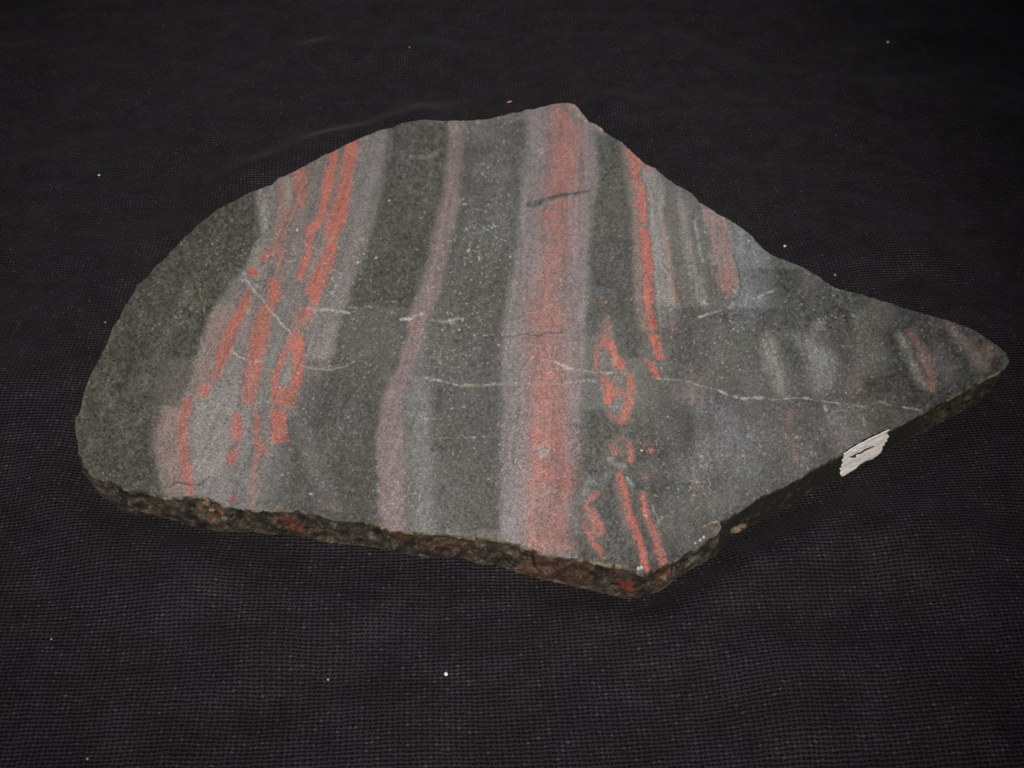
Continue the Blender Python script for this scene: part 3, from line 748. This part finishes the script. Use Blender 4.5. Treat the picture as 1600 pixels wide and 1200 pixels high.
for j, uu in enumerate(u):
    z = T_SLAB * (1 - uu)
    base_p = out3 + delta * uu; base_p[:, 2] = z
    env = math.sin(math.pi * min(1, max(0, uu))) ** .7 if 0 < uu < 1 else 0
    envb = smooth(uu / .12) * (1 if uu < 1 else .6)
    big = fbm(arc / 60 + uu * .8, uu * 1.3 + arc * .004, 300, 4, .55)
    fine = fbm(arc / 14 - uu * 1.6, uu * 3.2 + 0 * arc, 310, 4, .6)
    fac = np.abs(fbm(arc / 30 + uu * 1.8, uu * 2.0 + 0 * arc, 320, 3, .5))
    amp = (1 - .93 * sawn)
    disp = (big * .0014 + fine * .0010 - fac * .0016 + .0004) * env * amp
    disp = disp + fine * .00008 * env
    bev = .00028 * smooth(uu / .05) * (.5 + .8 * np.abs(fbm(arc / 9, arc * 0 + 1, 330, 2)))
    p = base_p + n3 * (disp + bev * 1.0)[:, None]
    Vr.append(p)
    t1 = fbm(arc / 16 - uu * 2, uu * 5 + arc * 0, 340, 5, .65); t2 = fbm(arc / 8 - uu * 3, uu * 13 + arc * 0, 350, 4, .65)
    k = smooth(.5 + t1 * .9)[:, None]
    c = dark * (1 - k) + midc * k
    kp = (smooth((t2 - .06) * 2.6) * smooth(.55 + t1 * 1.3))[:, None] * .5
    c = c * (1 - kp) + pale * kp
    ppx = to_px(p)
    for (rx, ry, rr, ra) in redspots:
        dd = np.hypot(ppx[:, 0] - rx, (ppx[:, 1] - ry) * 1.7)
        kk = (smooth((rr - dd) / 9 + .4 + t2 * 2.4 + t1) * ra)[:, None]
        c = c * (1 - kk) + lin((122, 62, 50)) * (1 + .5 * t1[:, None]) * kk
    # sawn right edge: near-black with sparse flecks
    ks = smooth((fbm(arc / 9, uu * 6 + arc * 0, 360, 4, .65) - .30) * 4)[:, None] * .5
    cs = ink * (1 - ks) + fleck * ks
    k2 = sawn[:, None]; c = c * (1 - k2) + cs * k2
    kt = tipk[:, None] * .8
    ct = lin((44, 42, 34)) * (1 - smooth((t2 - .05) * 2)[:, None]) + lin((104, 98, 76)) * smooth((t2 - .05) * 2)[:, None]
    c = c * (1 - kt) + ct * kt
    # pale bruised chips
    for (rx, ry, rr, rc) in ((333, 797, 7, (170, 160, 145)), (1150, 828, 11, (176, 156, 130)), (1036, 903, 7, (150, 144, 120)), (1160, 822, 8, (170, 150, 124)),
                             (1247, 764, 2.5, (170, 150, 140)), (1083, 872, 10, (104, 106, 84)), (322, 785, 8, (140, 128, 110)), (350, 810, 10, (120, 112, 96))):
        dd = np.hypot(ppx[:, 0] - rx, (ppx[:, 1] - ry) * 2.0)
        kk = smooth((rr - dd) / 4 + t2 * 1.2)[:, None] * .85
        c = c * (1 - kk) + lin(rc) * kk
    if uu < .085:
        hl = smooth(.55 + fbm(arc / 11, arc * 0, 370, 4, .6) * 1.6)[:, None]
        chip = lin((150, 138, 114)) * hl + c * (1 - hl)
        wgt = (.85 if uu < .06 else .4) * (1 - .55 * sawn)[:, None]
        if j == 0:
            c = sample(out_px[:, 0], out_px[:, 1]) * .4 + chip * .6
        else:
            c = c * (1 - wgt) + chip * wgt
    Cr.append(c)
Vr = np.vstack(Vr); Cr = np.vstack(Cr)
i0 = np.arange(nb); i1 = (i0 + 1) % nb
quads = np.vstack([np.stack([j * nb + i0, j * nb + i1, (j + 1) * nb + i1, (j + 1) * nb + i0], -1) for j in range(ROWS)])
# orientation
q = quads[0]; nn = np.cross(Vr[q[1]] - Vr[q[0]], Vr[q[3]] - Vr[q[0]])
if nn @ n3[0] < 0: quads = quads[:, ::-1]
faces = quads.tolist()
last = list(range(ROWS * nb, (ROWS + 1) * nb))
faces.append(last if nn @ n3[0] < 0 else last[::-1])
me = mesh_np('broken_rim', Vr, faces, np.clip(Cr, .004, .9))
rim = link('broken_rim', me, MAT_RIM, slab)
rim['label'] = 'rough brown broken rim, sawn smooth and near-black on the lower right side'

# ---------------------------------------------------------------- torn paper label on the sawn side
i_a = np.argmin(np.hypot(out_px[:, 0] - 1305, out_px[:, 1] - 715)); i_b = np.argmin(np.hypot(out_px[:, 0] - 1400, out_px[:, 1] - 667))
pa, pb = out3[i_a], out3[i_b]
ra_, rb_ = out3[i_a] + delta[i_a], out3[i_b] + delta[i_b]
ra_[2] = rb_[2] = 0
e1 = pb - pa; e2 = (ra_ + rb_) / 2 - (pa + pb) / 2
pn = np.cross(e1, e2); pn /= np.linalg.norm(pn)
if pn @ n3[i_a] < 0: pn = -pn
po = (pa + pb) / 2 + pn * .0007
def on_side(px, py, lift=0.0):
    d = ray(px, py); s = ((po + pn * lift - cam_pos) @ pn) / (d @ pn)
    return cam_pos + d * s[..., None]
PAPER = np.array([(1387.5,669.5),(1389.5,671),(1385,679),(1386.5,680.5),(1388,678),(1387.5,681),(1390,682),(1386.5,687),(1387,690),(1382,692.5),(1383,696),
 (1379,698),(1378,703),(1376.5,707),(1372,711),(1367,714.5),(1363,718.5),(1357,720.5),(1354,721),(1351.5,721.5),(1348,724),(1344,725.5),(1340,729),
 (1337.5,732),(1333,735),(1328,737),(1322,741),(1317,744),(1314,744.5),(1312.5,740),(1314,736),(1312.5,733),(1315.5,731.5),(1315,727),(1317,724),(1315,719),
 (1318,716.5),(1317.5,712.5),(1319,711),(1323,706),(1328,703),(1332,699.5),(1338,695.5),(1344,692),(1348,690.5),(1353,687.5),(1360,683.5),(1367,680),(1375,676),(1383,671.5)])
edge = out_px[(out_px[:, 0] > 1295) & (out_px[:, 0] < 1410) & (out_px[:, 1] > 620)]; edge = edge[np.argsort(edge[:, 0])]
topy = np.interp(PAPER[:, 0], [1318, 1344, 1360, 1388], [711, 692, 684, 670])
wq = smooth((5 - (PAPER[:, 1] - topy)) / 4)
PAPER[:, 1] = PAPER[:, 1] * (1 - wq) + (np.interp(PAPER[:, 0], edge[:, 0], edge[:, 1]) - .6) * wq
pp = resample(PAPER, .8)
pp += rng.normal(0, .22, pp.shape)
g = np.stack(np.meshgrid(np.arange(1310, 1392, 1.0), np.arange(668, 747, 1.0)), -1).reshape(-1, 2)
g = g[inside(g, pp)]
dmin = np.min(np.hypot(g[:, None, 0] - pp[None, :, 0], g[:, None, 1] - pp[None, :, 1]), 1)
g = g[dmin > .5]
ap = np.vstack([pp, g]); n_p = len(pp)
r = delaunay_2d_cdt([Vector((a * .1, b * .1)) for a, b in ap], [(i, (i + 1) % n_p) for i in range(n_p)], [], 0, 1e-7)
v2 = np.array([(v.x, v.y) for v in r[0]]) * 10; tr = np.array(r[2]); tr = tr[inside(v2[tr].mean(1), pp)]
P3 = on_side(v2[:, 0], v2[:, 1])
def paper_lift(x, y):
    s = (x - 1350) * .85 - (y - 708) * .5; t_ = (x - 1350) * .5 + (y - 708) * .87
    h = fbm(s / 14 + 5, t_ / 5 + 5, 400, 4, .55) * .00030
    top = y - np.interp(x, [1318, 1344, 1360, 1388], [711, 692, 684, 670])
    return h + smooth((3.5 - top) / 4) * .0001
P3 = P3 + pn * paper_lift(v2[:, 0], v2[:, 1])[:, None]
e1_ = P3[tr[:, 1]] - P3[tr[:, 0]]; e2_ = P3[tr[:, 2]] - P3[tr[:, 0]]
fl = (np.cross(e1_, e2_) @ pn) < 0; tr[fl] = tr[fl][:, ::-1]
me = mesh_np('paper_label', P3, tr.tolist())
paper = link('paper_label', me, simple('torn_white_paper', (.90, .85, .80), .8, 1400, .10, .6, .0001), slab)
paper['label'] = 'torn scrap of white paper stuck on the dark sawn side, with a thin dark stroke'
so = paper.modifiers.new('thick', 'SOLIDIFY'); so.thickness = .00015; so.offset = -1

# the ink mark: a wavering purple-brown line with a small loop at its left end
INK = [(1329,714.2,1.2),(1331,713.6,1.5),(1333,713.2,1.2),(1335.5,711.2,.9),(1338.5,709.6,.9),(1341,708.8,1.1),(1344.5,707.6,1.1),(1348,705.6,.9),(1352,702.8,1.1),
       (1357,700.2,1.1),(1361,698.3,1.1),(1365,696.9,1.2)]
def ribbon(pts):
    p = np.array(pts, float); n = 60
    s = np.linspace(0, len(p) - 1, n); q = np.stack([np.interp(s, np.arange(len(p)), p[:, i]) for i in range(3)], -1)
    for _ in range(2): q[1:-1] = (q[:-2] + 2 * q[1:-1] + q[2:]) / 4
    t = np.gradient(q[:, :2], axis=0); t /= np.hypot(*t.T)[:, None]; nn = np.stack([-t[:, 1], t[:, 0]], -1)
    hw = q[:, 2] * .95 + rng.normal(0, .09, n)
    L_ = q[:, :2] + nn * hw[:, None]; R2 = q[:, :2] - nn * hw[:, None]
    M_ = np.stack([L_, q[:, :2], R2], 1).reshape(-1, 2)
    v = on_side(M_[:, 0], M_[:, 1]) + pn * (paper_lift(M_[:, 0], M_[:, 1]) + .00009)[:, None]
    f = []
    for i in range(n - 1):
        for j in range(2):
            a = i * 3 + j; f.append([a, a + 1, a + 4, a + 3])
    return v, f
v1, f1 = ribbon(INK)
v2_, f2_ = ribbon([(1332,713.6,.8),(1334,713.9,1.1),(1336.5,713.0,.9),(1337.5,711.4,.6)])
vv = np.vstack([v1, v2_]); ff = f1 + [[i + len(v1) for i in q] for q in f2_]
nn0 = np.cross(vv[ff[5][1]] - vv[ff[5][0]], vv[ff[5][3]] - vv[ff[5][0]]) @ pn
if nn0 < 0: ff = [f[::-1] for f in ff]
me = mesh_np('ink_stroke', vv, ff)
inks = link('ink_stroke', me, simple('purple_brown_ink', (.085, .028, .042), .6, 3000, .3), paper)

# ---------------------------------------------------------------- crumbs of lint on the cloth
def crumb(px, py, size_px, col, label, seed, elong=1.0):
    r_ = random.Random(seed)
    p = on_plane(np.array([px]), np.array([py]))[0]
    scale = np.linalg.norm(p - cam_pos) / F * size_px
    import bmesh
    bm = bmesh.new(); bmesh.ops.create_icosphere(bm, subdivisions=2, radius=1)
    for v in bm.verts:
        k = 1 + r_.uniform(-.22, .22)
        v.co = Vector((v.co.x * scale * k * elong, v.co.y * scale * k, v.co.z * scale * k * .7))
    me = bpy.data.meshes.new('lint_crumb'); bm.to_mesh(me); bm.free()
    for f in me.polygons: f.use_smooth = True
    o = link('lint_crumb', me, simple('lint', col, .9, 2500, .2))
    h = cloth_height(np.array([[p[0], p[1]]]))[0]
    o.location = (p[0], p[1], h + scale * .55)
    o.rotation_euler = (0, 0, r_.uniform(-.6, .6))
    o['label'] = label; o['category'] = 'lint'; o['group'] = 'lint crumbs on the black cloth'
crumb(697, 1055, 3.0, (.85, .84, .80), 'largest white lint crumb, on the cloth below the slab near the bottom of the photo', 1)
crumb(513.5, 1063.5, 1.7, (.42, .40, .10), 'yellowish lint crumb to the left of the largest white crumb', 2)
crumb(152, 268, 1.5, (.62, .52, .60), 'pinkish white lint crumb on the cloth left of the slab', 3)
crumb(1225, 387, 2.1, (.75, .66, .50), 'cream lint crumb just above the concave upper right edge of the slab', 4)
crumb(1303, 433, 1.6, (.40, .40, .42), 'small grey lint crumb by the upper edge of the slab, right of the cream crumb', 5)
crumb(1388, 63, 1.9, (.60, .60, .72), 'bluish white lint crumb near the top right corner of the cloth', 6)
crumb(796, 158.5, 1.5, (.55, .25, .18), 'short reddish fibre just behind the top edge of the slab', 7, 3.0)
crumb(640, 76, 1.4, (.55, .20, .14), 'tiny reddish crumb on the cloth above the slab, near the top of the photo', 8)
crumb(131, 1182, 1.6, (.30, .38, .12), 'greenish crumb on the cloth at the bottom left corner', 11)
crumb(74, 993, 1.2, (.35, .35, .37), 'small pale grey crumb on the cloth at the lower left side', 12)
crumb(166, 506, 1.2, (.36, .34, .28), 'tiny cream crumb on the cloth close to the left edge of the slab', 13)
